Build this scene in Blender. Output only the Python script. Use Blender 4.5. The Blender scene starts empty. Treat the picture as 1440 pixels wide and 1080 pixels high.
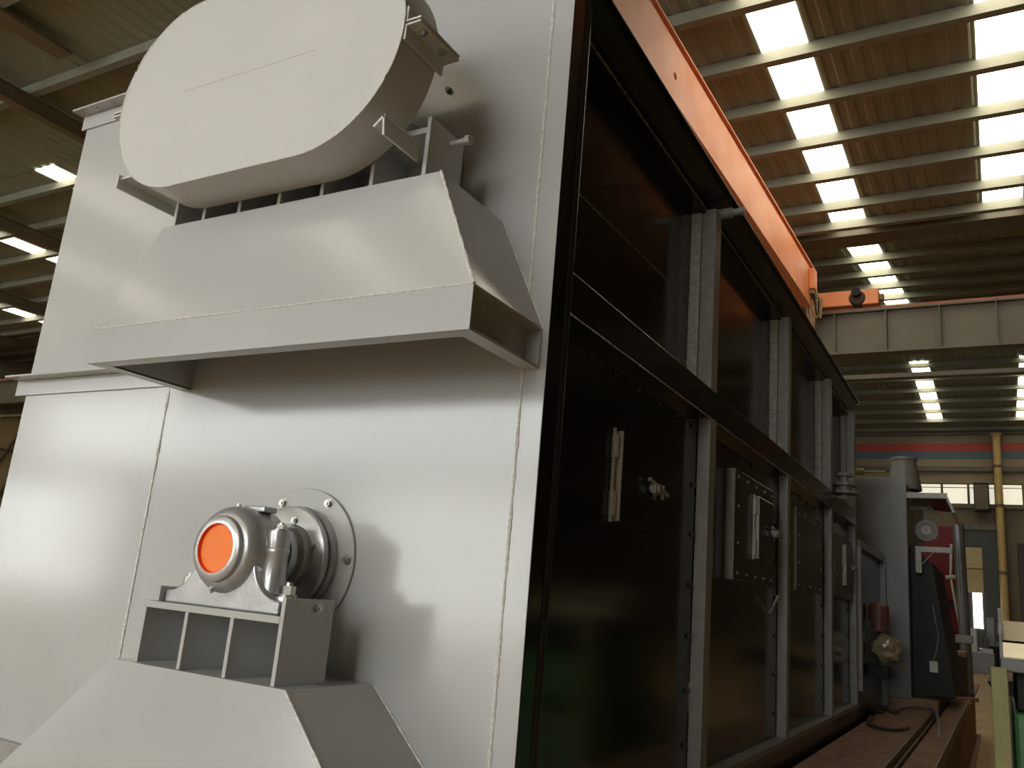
import bpy, bmesh, math, random
import numpy as np
from mathutils import Vector, Matrix
random.seed(7)
PI = math.pi
C = bpy.context.scene.collection
scene = bpy.context.scene

# ------------------------------------------------------------------ camera
H = 1.6                                   # eye height above the floor; all z below are given relative to the eye, obj() adds H
CX, CY = 0.943, -1.764
YAW, PITCH, ROLL, FPX = math.radians(-30.454), math.radians(13.770), math.radians(-5.034), 1184.4
fwd = Vector((math.sin(YAW)*math.cos(PITCH), math.cos(YAW)*math.cos(PITCH), math.sin(PITCH)))
rgt = fwd.cross(Vector((0, 0, 1))).normalized(); dwn = fwd.cross(rgt)
r2 = math.cos(ROLL)*rgt + math.sin(ROLL)*dwn
d2 = -math.sin(ROLL)*rgt + math.cos(ROLL)*dwn
cam_d = bpy.data.cameras.new('camera'); cam = bpy.data.objects.new('camera', cam_d); C.objects.link(cam)
Mx = Matrix((( r2.x, -d2.x, -fwd.x, CX), (r2.y, -d2.y, -fwd.y, CY), (r2.z, -d2.z, -fwd.z, H), (0, 0, 0, 1)))
cam.matrix_world = Mx
cam_d.sensor_width = 36; cam_d.lens = 36*FPX/1440; cam_d.clip_end = 300; cam_d.clip_start = .05
scene.camera = cam

# ------------------------------------------------------------------ world, exposure
w = bpy.data.worlds.new('world'); scene.world = w; w.use_nodes = True
bg = w.node_tree.nodes['Background']; bg.inputs[0].default_value = (.75, .85, 1, 1); bg.inputs[1].default_value = 1.0
vs = scene.view_settings
vs.view_transform = 'Standard'; vs.look = 'None'; vs.gamma = 1; vs.use_curve_mapping = False; vs.exposure = 0.42
SKYLIGHT = 5.2      # translucent roof panes
WINDOW = 5.5         # daylight panes in the near walls
FARWIN = .5        # hazy panes in the far wall

# ------------------------------------------------------------------ pixel helpers (direction only; a plane gives the distance)
def ray(u, v): return r2*(u-720) + d2*(v-540) + fwd*FPX
def onx(x, u, v): d = ray(u, v); t = (x-CX)/d.x; return Vector((x, CY+t*d.y, t*d.z))
def ony(y, u, v): d = ray(u, v); t = (y-CY)/d.y; return Vector((CX+t*d.x, y, t*d.z))
def onz(z, u, v): d = ray(u, v); t = z/d.z; return Vector((CX+t*d.x, CY+t*d.y, z))

# ------------------------------------------------------------------ materials
def mat(name, col, rough=.5, metal=0, col2=None, nscale=6, rvar=0, bump=0, bscale=40, coat=0, emit=0, spec=.5, detail=4, stretch=None, ior=None, wave=0, wscale=1.2):
    m = bpy.data.materials.new(name); m.use_nodes = True; nt = m.node_tree
    b = nt.nodes['Principled BSDF']
    b.inputs['Base Color'].default_value = (*col, 1); b.inputs['Roughness'].default_value = rough; b.inputs['Metallic'].default_value = metal
    b.inputs['Coat Weight'].default_value = coat; b.inputs['Coat Roughness'].default_value = .08
    b.inputs['Specular IOR Level'].default_value = spec
    if emit:
        b.inputs['Emission Color'].default_value = (*col, 1); b.inputs['Emission Strength'].default_value = emit
    geo = nt.nodes.new('ShaderNodeNewGeometry'); vec = geo.outputs['Position']
    if stretch:
        mp = nt.nodes.new('ShaderNodeMapping'); mp.inputs['Scale'].default_value = stretch
        nt.links.new(vec, mp.inputs[0]); vec = mp.outputs[0]
    if col2 or rvar:
        n = nt.nodes.new('ShaderNodeTexNoise'); n.inputs['Scale'].default_value = nscale; n.inputs['Detail'].default_value = detail
        nt.links.new(vec, n.inputs['Vector'])
        rp = nt.nodes.new('ShaderNodeMapRange'); rp.inputs[1].default_value = .35; rp.inputs[2].default_value = .65
        nt.links.new(n.outputs[0], rp.inputs[0])
        if col2:
            mx = nt.nodes.new('ShaderNodeMix'); mx.data_type = 'RGBA'
            mx.inputs['A'].default_value = (*col, 1); mx.inputs['B'].default_value = (*col2, 1)
            nt.links.new(rp.outputs[0], mx.inputs[0]); nt.links.new(mx.outputs['Result'], b.inputs['Base Color'])
            if emit: nt.links.new(mx.outputs['Result'], b.inputs['Emission Color'])
        if rvar:
            r = nt.nodes.new('ShaderNodeMapRange'); r.inputs[3].default_value = rough-rvar; r.inputs[4].default_value = rough+rvar
            nt.links.new(n.outputs[0], r.inputs[0]); nt.links.new(r.outputs[0], b.inputs['Roughness'])
    prev = None
    for s, sc, dist in ((bump, bscale, .004), (wave, wscale, .05)):
        if s:
            n = nt.nodes.new('ShaderNodeTexNoise'); n.inputs['Scale'].default_value = sc; n.inputs['Detail'].default_value = 2
            nt.links.new(vec if sc == bscale else geo.outputs['Position'], n.inputs['Vector'])
            bp = nt.nodes.new('ShaderNodeBump'); bp.inputs['Strength'].default_value = s; bp.inputs['Distance'].default_value = dist
            nt.links.new(n.outputs[0], bp.inputs['Height'])
            if prev: nt.links.new(prev.outputs[0], bp.inputs['Normal'])
            prev = bp
    if prev: nt.links.new(prev.outputs[0], b.inputs['Normal'])
    return m
M = {}
M['grey'] = mat('grey_enamel', (.455, .465, .462), .16, col2=(.475, .485, .482), nscale=2.5, rvar=.04, wave=.03, wscale=1.1, bump=.05, bscale=60)
M['guard'] = mat('guard_enamel', (.57, .58, .56), .42, col2=(.60, .605, .585), nscale=3, rvar=.05)
M['castgrey'] = mat('cast_grey', (.42, .425, .43), .27, metal=.45, col2=(.50, .505, .51), nscale=14, bump=.12, bscale=90)
M['weld'] = mat('weld_bead', (.80, .79, .75), .25, col2=(.58, .57, .54), nscale=120, bump=.2, bscale=140)
M['bwelds'] = mat('dark_weld', (.12, .115, .10), .3, col2=(.35, .34, .30), nscale=90, bump=.6, bscale=140)
M['black'] = mat('black_enamel', (.012, .011, .008), .14, wave=.05, wscale=1.1, rvar=.03, nscale=4)
M['blackrail'] = mat('black_steel', (.016, .015, .013), .24, bump=.15, bscale=120)
M['steel'] = mat('dark_grey_steel', (.27, .268, .255), .36, col2=(.33, .327, .31), nscale=30, bump=.35, bscale=160)
M['steelrough'] = mat('brushed_grey_steel', (.62, .62, .60), .42, col2=(.40, .40, .385), nscale=70, bump=.6, bscale=220)
M['cover'] = mat('cover_plate', (.018, .017, .014), .2, col2=(.028, .026, .022), nscale=10, bump=.1, bscale=60)
M['zinc'] = mat('zinc_bolt', (.55, .54, .50), .3, metal=.8, col2=(.42, .41, .38), nscale=60)
M['darkbolt'] = mat('dark_bolt', (.10, .10, .095), .3, metal=.4)
M['orange'] = mat('orange_cover', (1.0, .23, .012), .5, emit=0, col2=(1.0, .21, .010), nscale=8)
M['orangered'] = mat('orange_rim', (.85, .07, .01), .45)
M['crane'] = mat('crane_orange', (.88, .33, .14), .5, col2=(.80, .27, .11), nscale=1.2, rvar=.08)
M['roof'] = mat('roof_sheet', (.27, .272, .205), .6, col2=(.235, .236, .178), nscale=.7, stretch=(3, .4, 1))
M['purlin'] = mat('purlin_paint', (.23, .23, .175), .55, col2=(.20, .20, .15), nscale=2)
M['rafter'] = mat('rafter_paint', (.15, .115, .065), .55, col2=(.12, .09, .05), nscale=1)
M['skypane'] = mat('skylight_pane', (1, .93, .74), .5, emit=SKYLIGHT)
M['winpane'] = mat('daylight_pane', (.96, 1, 1), .5, emit=WINDOW)
M['farpane'] = mat('hazy_pane', (.95, .90, .74), .4, emit=FARWIN)
M['openlight'] = mat('daylit_opening', (1, .98, .93), .5, emit=4.0)
M['wall'] = mat('wall_sheet', (.30, .245, .15), .6, col2=(.25, .20, .12), nscale=.5, stretch=(2, 2, .3))
M['walllow'] = mat('wall_low', (.16, .125, .075), .7, col2=(.12, .095, .06), nscale=.6)
M['redstripe'] = mat('red_stripe', (.45, .06, .04), .6)
M['bluestripe'] = mat('blue_stripe', (.09, .14, .19), .6)
M['runway'] = mat('runway_paint', (.13, .115, .075), .5, col2=(.105, .09, .06), nscale=1)
M['rail'] = mat('rail_rust', (.30, .10, .05), .5)
M['floor'] = mat('sandy_floor', (.50, .335, .145), .6, col2=(.39, .26, .12), nscale=.8, bump=.2, bscale=15, detail=8)
M['rust'] = mat('rusty_grating', (.34, .20, .11), .7, col2=(.23, .13, .075), nscale=9, bump=.4, bscale=80)
M['rustdark'] = mat('rusty_beam', (.075, .042, .028), .7, col2=(.05, .032, .022), nscale=5)
M['ochre'] = mat('ochre_bar', (.26, .20, .09), .5, col2=(.18, .13, .06), nscale=8)
M['unit'] = mat('unit_grey', (.17, .168, .155), .30, col2=(.11, .108, .098), nscale=1.8, wave=.15, wscale=2)
M['unitdark'] = mat('unit_dark', (.014, .013, .010), .45, col2=(.010, .009, .007), nscale=3, spec=.2)
M['galv'] = mat('galvanised', (.50, .50, .46), .38, col2=(.38, .38, .35), nscale=20)
M['red'] = mat('red_paint', (.13, .004, .006), .5, col2=(.10, .003, .005), nscale=3, spec=.2)
M['yellow'] = mat('yellow_pipe', (.60, .42, .17), .5, col2=(.5, .34, .13), nscale=2)
M['ygreen'] = mat('yellow_green_paint', (.36, .34, .12), .5, col2=(.29, .28, .10), nscale=6)
M['green'] = mat('machine_green', (.09, .26, .085), .45, col2=(.07, .20, .065), nscale=4)
M['palegreen'] = mat('pale_green', (.13, .24, .13), .5, col2=(.10, .19, .10), nscale=8)
M['bright'] = mat('brushed_brass', (.80, .66, .40), .3, metal=.35, col2=(.68, .56, .33), nscale=5)
M['plastic'] = mat('wrap_film', (.50, .43, .28), .16, col2=(.26, .22, .14), nscale=14, bump=.8, bscale=25, detail=8)
M['strap'] = mat('dark_strap', (.05, .035, .02), .7)
M['beige'] = mat('beige_sheet', (.50, .40, .20), .6, col2=(.42, .33, .16), nscale=1)
M['white'] = mat('white_box', (.62, .62, .58), .4)
M['darkgreen'] = mat('dark_door', (.045, .05, .04), .5, col2=(.035, .04, .03), nscale=1)
M['cable'] = mat('grey_cable', (.30, .29, .24), .5)
M['motor'] = mat('motor_paint', (.20, .08, .06), .5, col2=(.14, .06, .05), nscale=10)

# ------------------------------------------------------------------ mesh helpers
WL = {}
def wloc(o): return WL.get(o.name, Vector((0, 0, 0))) if o else Vector((0, 0, 0))
def thing(name, label, cat, loc=(0, 0, 0), group=None, kind=None):
    o = bpy.data.objects.new(name, None); C.objects.link(o); o.empty_display_size = .1
    o.location = (loc[0], loc[1], loc[2]+H); WL[o.name] = Vector(o.location)
    if label: o['label'] = label
    if cat: o['category'] = cat
    if group: o['group'] = group
    if kind: o['kind'] = kind
    return o
def tag(o, label=None, cat=None, group=None, kind=None):
    if label: o['label'] = label
    if cat: o['category'] = cat
    if group: o['group'] = group
    if kind: o['kind'] = kind
    return o
def BM(): return bmesh.new()
def mesh_of(name, bm, m, smooth=False):
    bmesh.ops.recalc_face_normals(bm, faces=bm.faces)
    me = bpy.data.meshes.new(name); bm.to_mesh(me); bm.free()
    me.materials.append(M[m] if isinstance(m, str) else m)
    if smooth:
        for p in me.polygons: p.use_smooth = True
    return me
def obj(name, bm, m, parent=None, smooth=False, bev=0, label=None, flip=False):
    vs_ = [v.co for v in bm.verts]
    lo = Vector((min(v.x for v in vs_), min(v.y for v in vs_), min(v.z for v in vs_)))
    hi = Vector((max(v.x for v in vs_), max(v.y for v in vs_), max(v.z for v in vs_)))
    c = (lo+hi)/2
    if parent is None: c.z = lo.z
    bmesh.ops.translate(bm, verts=bm.verts, vec=-c)
    me = mesh_of(name, bm, m, smooth)
    o = bpy.data.objects.new(name, me); C.objects.link(o)
    wl = c + Vector((0, 0, H)); WL[o.name] = wl
    o.parent = parent; o.location = wl - wloc(parent)
    if bev:
        md = o.modifiers.new('bevel', 'BEVEL'); md.width = bev; md.segments = 2; md.limit_method = 'ANGLE'; md.angle_limit = .6
    if smooth:
        md = o.modifiers.new('edges', 'EDGE_SPLIT'); md.split_angle = .7
    if label: o['label'] = label
    return o
def inst(name, me, loc, rot=(0, 0, 0), parent=None, scale=1):
    o = bpy.data.objects.new(name, me); C.objects.link(o)
    wl = Vector(loc)+Vector((0, 0, H)); WL[o.name] = wl
    o.parent = parent; o.location = wl-wloc(parent); o.rotation_euler = rot
    o.scale = (scale,)*3 if not isinstance(scale, (tuple, list)) else scale
    return o
def box(bm, x0, x1, y0, y1, z0, z1):
    v = [bm.verts.new((x, y, z)) for x in (x0, x1) for y in (y0, y1) for z in (z0, z1)]
    for f in ((0, 1, 3, 2), (4, 6, 7, 5), (0, 4, 5, 1), (2, 3, 7, 6), (0, 2, 6, 4), (1, 5, 7, 3)): bm.faces.new([v[i] for i in f])
    return bm
def bx(x0, x1, y0, y1, z0, z1): return box(BM(), x0, x1, y0, y1, z0, z1)
def prism(bm, pts, dvec):
    """polygon pts (3D) extruded by dvec"""
    a = [bm.verts.new(p) for p in pts]; d = Vector(dvec); b = [bm.verts.new(Vector(p)+d) for p in pts]
    n = len(pts); bm.faces.new(a); bm.faces.new(b[::-1])
    for i in range(n): bm.faces.new((a[i], b[i], b[(i+1) % n], a[(i+1) % n]))
    return bm
def frame(d):
    d = Vector(d).normalized(); u = Vector((0, 0, 1)) if abs(d.z) < .9 else Vector((1, 0, 0))
    a = d.cross(u).normalized(); return a, d.cross(a).normalized()
def cyl(bm, p, q, r, n=20, r1=None, cap=True):
    p, q = Vector(p), Vector(q); a, b = frame(q-p); r1 = r if r1 is None else r1
    A = [bm.verts.new(p+(a*math.cos(t)+b*math.sin(t))*r) for t in [2*PI*i/n for i in range(n)]]
    B = [bm.verts.new(q+(a*math.cos(t)+b*math.sin(t))*r1) for t in [2*PI*i/n for i in range(n)]]
    for i in range(n): bm.faces.new((A[i], A[(i+1) % n], B[(i+1) % n], B[i]))
    if cap: bm.faces.new(A[::-1]); bm.faces.new(B)
    return bm
def lathe(bm, c, axis, prof, n=40):
    """prof: list of (along, radius)"""
    c = Vector(c); d = Vector(axis).normalized(); a, b = frame(d); rings = []
    for s, r in prof:
        if r < 1e-6: rings.append([bm.verts.new(c+d*s)])
        else: rings.append([bm.verts.new(c+d*s+(a*math.cos(2*PI*i/n)+b*math.sin(2*PI*i/n))*r) for i in range(n)])
    for R0, R1 in zip(rings, rings[1:]):
        for i in range(n):
            j = (i+1) % n
            if len(R0) == 1 and len(R1) == 1: continue
            if len(R0) == 1: bm.faces.new((R0[0], R1[j], R1[i]))
            elif len(R1) == 1: bm.faces.new((R0[i], R0[j], R1[0]))
            else: bm.faces.new((R0[i], R0[j], R1[j], R1[i]))
    return bm
def tube(bm, pts, r, n=6, jit=0, flat=None):
    pts = [Vector(p) for p in pts]; rings = []
    for i, p in enumerate(pts):
        d = (pts[min(i+1, len(pts)-1)]-pts[max(i-1, 0)]); a, b = frame(d)
        rr = r*(1+random.uniform(-jit, jit)); fl = flat or 1
        rings.append([bm.verts.new(p+a*math.cos(2*PI*k/n)*rr+b*math.sin(2*PI*k/n)*rr*fl) for k in range(n)])
    for A, B in zip(rings, rings[1:]):
        for k in range(n): bm.faces.new((A[k], A[(k+1) % n], B[(k+1) % n], B[k]))
    bm.faces.new(rings[0][::-1]); bm.faces.new(rings[-1]); return bm
def line(p, q, n): p, q = Vector(p), Vector(q); return [p.lerp(q, i/n) for i in range(n+1)]
def weld(p, q, parent, m='weld', r=.0035, name='weld_bead', step=.008):
    n = max(4, int((Vector(q)-Vector(p)).length/step))
    return obj(name, tube(BM(), line(p, q, n), r, 6, .45), m, parent, smooth=True)
def spline(pts, n=8):
    pts = [Vector(p) for p in pts]; out = []
    for i in range(len(pts)-1):
        p0, p1, p2, p3 = pts[max(i-1, 0)], pts[i], pts[i+1], pts[min(i+2, len(pts)-1)]
        for k in range(n):
            t = k/n; out.append(.5*((2*p1)+(p2-p0)*t+(2*p0-5*p1+4*p2-p3)*t*t+(3*p1-p0-3*p2+p3)*t**3))
    out.append(pts[-1]); return out
# shared bolt: hex head on a washer, pointing along +Z
def bolt_mesh(m):
    b = BM(); cyl(b, (0, 0, 0), (0, 0, .25), 1.25, 12); cyl(b, (0, 0, .25), (0, 0, .95), 1.0, 6); cyl(b, (0, 0, .95), (0, 0, 1.25), .5, 8)
    return mesh_of('bolt', b, m)
ZB, DB = bolt_mesh('zinc'), bolt_mesh('darkbolt')
GB = bolt_mesh('castgrey')
RX = (0, PI/2, 0); RNY = (PI/2, 0, 0); RUP = (0, 0, 0); RDN = (PI, 0, 0)

# ================================================================== THE HALL
XL, XR, YN, YF = -44.0, 28.0, -20.0, 50.24
FL = -H
fl = obj('floor', bx(XL, XR, YN, YF, FL-.1, FL), 'floor'); fl['kind'] = 'structure'; fl['label'] = 'sandy yellow concrete factory floor'
# --- roof
ceil = thing('ceiling', 'corrugated sheet roof on purlins with skylight strips', None, (0, 0, 8.8), kind='structure')
STRIPS_R = [-1.66, 1.36]; STRIPS_N = [-10.7, -7.7, -4.7, -1.66, 1.36]
STRIPS_F = [-1.66]; STRIPS_H = [-1.66, 2.45]
STRIPS_L = [-37.0, -31.5, -24.1, -18.35]
SW = .36
SEC = [  # y0,z0,y1,z1, strips
    (YN, 8.8, -17.5, 8.8, []), (-17.5, 8.8, -8.5, 8.8, STRIPS_L+STRIPS_N), (-8.5, 8.8, 8.3, 8.8, []),
    (8.3, 8.8, 17.4, 8.8, STRIPS_L+STRIPS_R), (17.4, 8.8, 18.6, 9.0, []),
    (18.6, 9.0, 30.0, 11.0, STRIPS_F), (30.0, 11.0, 37.0, 11.1, []), (37.0, 11.1, 48.5, 10.9, STRIPS_H), (48.5, 10.9, YF, 10.85, [])]
def corrugated(x0, x1, y0, z0, y1, z1, pitch=.3, dep=.022):
    b = BM(); xs = []; x = x0
    while x < x1-1e-6:
        for dx, dz in ((0, 0), (.10, 0), (.14, dep), (.24, dep), (.28, 0)):
            if x+dx < x1: xs.append((x+dx, dz))
        x += pitch
    xs.append((x1, 0))
    A = [b.verts.new((x, y0, z0+dz)) for x, dz in xs]; B = [b.verts.new((x, y1, z1+dz)) for x, dz in xs]
    for i in range(len(xs)-1): b.faces.new((A[i], B[i], B[i+1], A[i+1]))
    return b
wn = 0
pane_me = mesh_of('pane', bx(-SW, SW, -.5, .5, -.01, .01), 'skypane')
strip_roots = {}
for (y0, z0, y1, z1, strips) in SEC:
    edges = [XL]
    for s in strips: edges += [s-SW, s+SW]
    edges.append(XR)
    for i in range(0, len(edges), 2):
        obj('roof_sheet', corrugated(edges[i], edges[i+1], y0, z0, y1, z1), 'roof', ceil)
    for s in strips:
        wn += 1
        root = thing(('window_%d' if y0 > 0 else 'window_%d_offscreen') % wn, 'bright translucent skylight strip in the corrugated roof', None, (s, y0, z0), kind='structure')
        n = max(1, round((y1-y0)/1.415)); L = (y1-y0)/n
        for k in range(n):
            t = (k+.5)/n
            o = inst('pane', pane_me, (s, y0+(y1-y0)*t, z0+(z1-z0)*t), (math.atan2(z1-z0, y1-y0), 0, 0), root, (1, math.hypot(L, (z1-z0)/n), 1))
for (y0, z0, y1, z1, strips) in SEC[1:]:
    obj('leak_cover', bx(XL, XR, y0-.25, y0+.25, z0+.06, z0+.08), 'rafter', ceil)  # unseen strips added above the sheet joints to block leaking sky light
def roofz(y):
    for (y0, z0, y1, z1, _) in SEC:
        if y0 <= y <= y1: return z0+(z1-z0)*(y-y0)/(y1-y0)
    return 8.8
# purlins run across the hall
def purlin_bm(dep=.2, wd=.15):
    b = BM(); t = .02
    box(b, XL, XR, 0, t, -dep, 0); box(b, XL, XR, t, wd, -dep, -dep+t); box(b, XL, XR, t, wd, -t, 0); return b
pme = mesh_of('purlin', purlin_bm(), 'purlin')
ys = [10.31+1.415*k for k in range(-1, 5)] + [17.0]
ys += [18.35+1.95*k for k in range(0, 6)] + [30.9, 33.0, 35.0]+[37.2+2.08*k for k in range(0, 7)]
ys += [-18.7+1.9*k for k in range(0, 14)]
for y in ys:
    if y < YF-.3: inst('purlin', pme, (0, y, roofz(y)-.001), (0, 0, 0), ceil)
# rafters run down the roof slope
def ibeam_y(b, x, y0, y1, ztop, dep, wd, t=.02):
    box(b, x-wd/2, x+wd/2, y0, y1, ztop-t, ztop); box(b, x-wd/2, x+wd/2, y0, y1, ztop-dep, ztop-dep+t); box(b, x-t/2, x+t/2, y0, y1, ztop-dep+t, ztop-t); return b
for x in (-35.3, -28.9, -22.0, -15.2, -8.6, 6.6, 13.6, 21.0):
    obj('rafter', ibeam_y(BM(), x, YN, 17.6, 8.6, .32, .22), 'rafter', ceil)
obj('brace', bx(-13.35, -12.95, 2.2, 5.5, 8.55, 8.62), 'rafter', ceil)
obj('valley_gutter', bx(XL, XR, 17.5, 18.1, 8.62, 8.80), 'runway', ceil)
# --- walls (far wall has windows, stripes and a door)
wf = obj('wall_far', bx(XL, XR, YF, YF+.2, FL, 10.8), 'wall'); wf['kind'] = 'structure'; wf['label'] = 'far end wall of tan sheeting with red and blue painted stripes'
zs = lambda v: ony(YF, 1300, v).z
obj('red_stripe', bx(XL, XR, YF-.03, YF, zs(634.5), zs(624)), 'redstripe', wf)
obj('blue_stripe', bx(XL, XR, YF-.03, YF, zs(645), zs(635.5)), 'bluestripe', wf)
obj('wall_girt', bx(XL, XR, YF-.25, YF, 8.45, 8.72), 'runway', wf)
obj('wall_girt', bx(XL, XR, YF-.2, YF, 10.5, 10.8), 'runway', wf)
obj('wall_girt', bx(XL, XR, YF-.2, YF, 6.45, 6.62), 'runway', wf)
obj('wall_panel', bx(XL, XR, YF-.05, YF, FL, 6.45), 'walllow', wf)
for k in range(0, 4):       # glazed band, as far as the photograph shows it
    xa = -2.85+k*1.28
    if xa < -10 or xa > 14: continue
    if k in (4,): continue
    wn += 1
    r_ = thing('window_%d' % wn, 'hazy cream window in the band along the far wall', None, (xa, YF-.1, 6.7), kind='structure')
    obj('pane', bx(xa+.06, xa+1.22, YF-.09, YF-.06, 6.7, 7.74), 'farpane', r_)
    b = BM(); box(b, xa, xa+1.28, YF-.12, YF-.05, 6.62, 6.7); box(b, xa, xa+1.28, YF-.12, YF-.05, 7.74, 7.82)
    box(b, xa, xa+.06, YF-.12, YF-.05, 6.7, 7.74); box(b, xa+1.22, xa+1.28, YF-.12, YF-.05, 6.7, 7.74); box(b, xa, xa+1.28, YF-.11, YF-.05, 7.55, 7.59)
    obj('window_frame', b, 'rafter', r_)
d = thing('door_1', 'tall dark sliding factory door in the far wall', None, (-1, YF-.3, FL), kind='structure')
obj('door_leaf', bx(-6, 1.1, YF-.22, YF-.12, FL, 5.3), 'darkgreen', d)
obj('door_head', bx(-6, 1.15, YF-.35, YF-.1, 5.3, 5.55), 'runway', d)
obj('door_panel', bx(-.62, .22, YF-.26, YF-.22, 2.0, 4.35), 'beige', d)
obj('door_bar', bx(-.62, .22, YF-.28, YF-.26, 3.2, 3.27), 'rafter', d)
obj('wicket_opening', bx(-.3, .13, YF-.27, YF-.22, .2, 2.0), 'openlight', d)
for nm, b in (('wall_left', bx(XL-.2, XL, YN, YF, FL, 8.8)), ('wall_right', bx(XR, XR+.2, YN, YF, FL, 8.8)), ('wall_near', bx(XL, XR, YN-.2, YN, FL, 8.8))):
    o = obj(nm, b, 'wall'); o['kind'] = 'structure'; o['label'] = 'tan sheeted hall wall'
# upper wall strips above the eaves of the higher far bay
for nm, x0 in (('trim_1', XL-.2), ('trim_2', XR)):
    o = obj(nm, bx(x0, x0+.2, 17.4, YF, 8.8, 11.3), 'wall'); o['kind'] = 'structure'; o['label'] = 'tan gable sheeting over the side wall'
# near wall: daylight windows and two tall glazed doors behind the photographer
def glazed(x0, x1, z0, z1, nx, nz, name, lab):
    r_ = thing(name, lab, None, ((x0+x1)/2, YN, z0), kind='structure')
    dx, dz = (x1-x0)/nx, (z1-z0)/nz
    for i in range(nx):
        for j in range(nz):
            obj('pane', bx(x0+i*dx+.06, x0+(i+1)*dx-.06, YN+.02, YN+.05, z0+j*dz+.05, z0+(j+1)*dz-.05), 'winpane', r_)
    b = BM()
    for i in range(nx+1): box(b, x0+i*dx-.06, x0+i*dx+.06, YN, YN+.1, z0-.05, z1+.05)
    for j in range(nz+1): box(b, x0, x1, YN+.001, YN+.099, z0+j*dz-.05, z0+j*dz+.05)
    obj('window_frame', b, 'rafter', r_)
for x0 in (-36, -28, -20, -12):
    wn += 1; glazed(x0, x0+8, 3.6, 6.6, 4, 1, 'window_%d_offscreen' % wn, 'daylight window band high in the near wall')
wn += 1; glazed(-4, 3.2, .4, 8.0, 3, 2, 'window_%d_offscreen' % wn, 'tall daylight window in the near wall')
glazed(-17, -10, FL+.1, 2.9, 3, 2, 'door_2_offscreen', 'tall glazed factory door in the near wall')
glazed(-39, -30, FL+.1, 2.9, 3, 2, 'door_3_offscreen', 'wide glazed factory door in the near wall')

# ================================================================== THE BOILER
BL = thing('furnace_casing', 'large furnace casing with glossy grey front plate and black panelled side', 'furnace', (-1.1, 2.6, -.796))
ZT, ZBm = 1.70, -.60
YE = 5.29
obj('front_plate', bx(-1.385, -.062, 0, .012, ZBm, 1.86), 'grey', BL)
obj('front_plate', bx(-2.19, -1.455, 0, .012, ZBm, ZT+.022), 'grey', BL)
obj('joint_strip', bx(-1.455, -1.385, -.0015, .012, ZBm, 1.86), 'grey', BL, bev=.002)
obj('corner_strip', bx(-.062, 0, -.003, .0, ZBm, 1.86), 'grey', BL, bev=.002)
obj('left_side_plate', bx(-2.19, -2.178, .012, YE, ZBm, ZT), 'grey', BL)
obj('top_plate', bx(-2.19, -.10, .012, YE, ZT-.02, ZT-.008), 'blackrail', BL)
obj('back_plate', bx(-2.19, -.06, YE-.012, YE, ZBm, ZT-.02), 'blackrail', BL)
weld((-1.385, -.0005, ZBm), (-1.385, -.0005, .535), BL, r=.0055); weld((-1.385, -.0005, .62), (-1.385, -.0005, 1.86), BL, r=.005)
weld((-.064, -.003, ZBm), (-.064, -.003, .535), BL, r=.0045); weld((-.064, -.003, .64), (-.064, -.003, 1.86), BL, r=.0045)
# top angle on the front and side
b = BM(); box(b, -2.225, -1.455, -.055, 0, ZT+.022, ZT+.03); box(b, -2.215, -1.455, -.008, 0, ZT-.04, ZT+.022)
obj('top_angle', b, 'grey', BL, bev=.0015)
for x in (-2.19, -2.10, -2.0, -1.9, -1.8):
    inst('bolt', ZB, (x, -.03, ZT+.022), RDN, BL, .006)
# left rail
b = BM(); box(b, -2.25, -1.39, -.06, -.001, .610, .618); box(b, -2.25, -1.39, -.008, -.001, .552, .61)
obj('stiffener_angle', b, 'grey', BL, bev=.0015)
# base frame
b = BM(); box(b, -2.22, .0, -.02, .05, -.796, -.60); obj('base_beam', b, 'steel', BL, bev=.003)
obj('base_beam', bx(-.10, .0, .05, YE, -.796, -.60), 'blackrail', BL, bev=.004)
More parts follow.
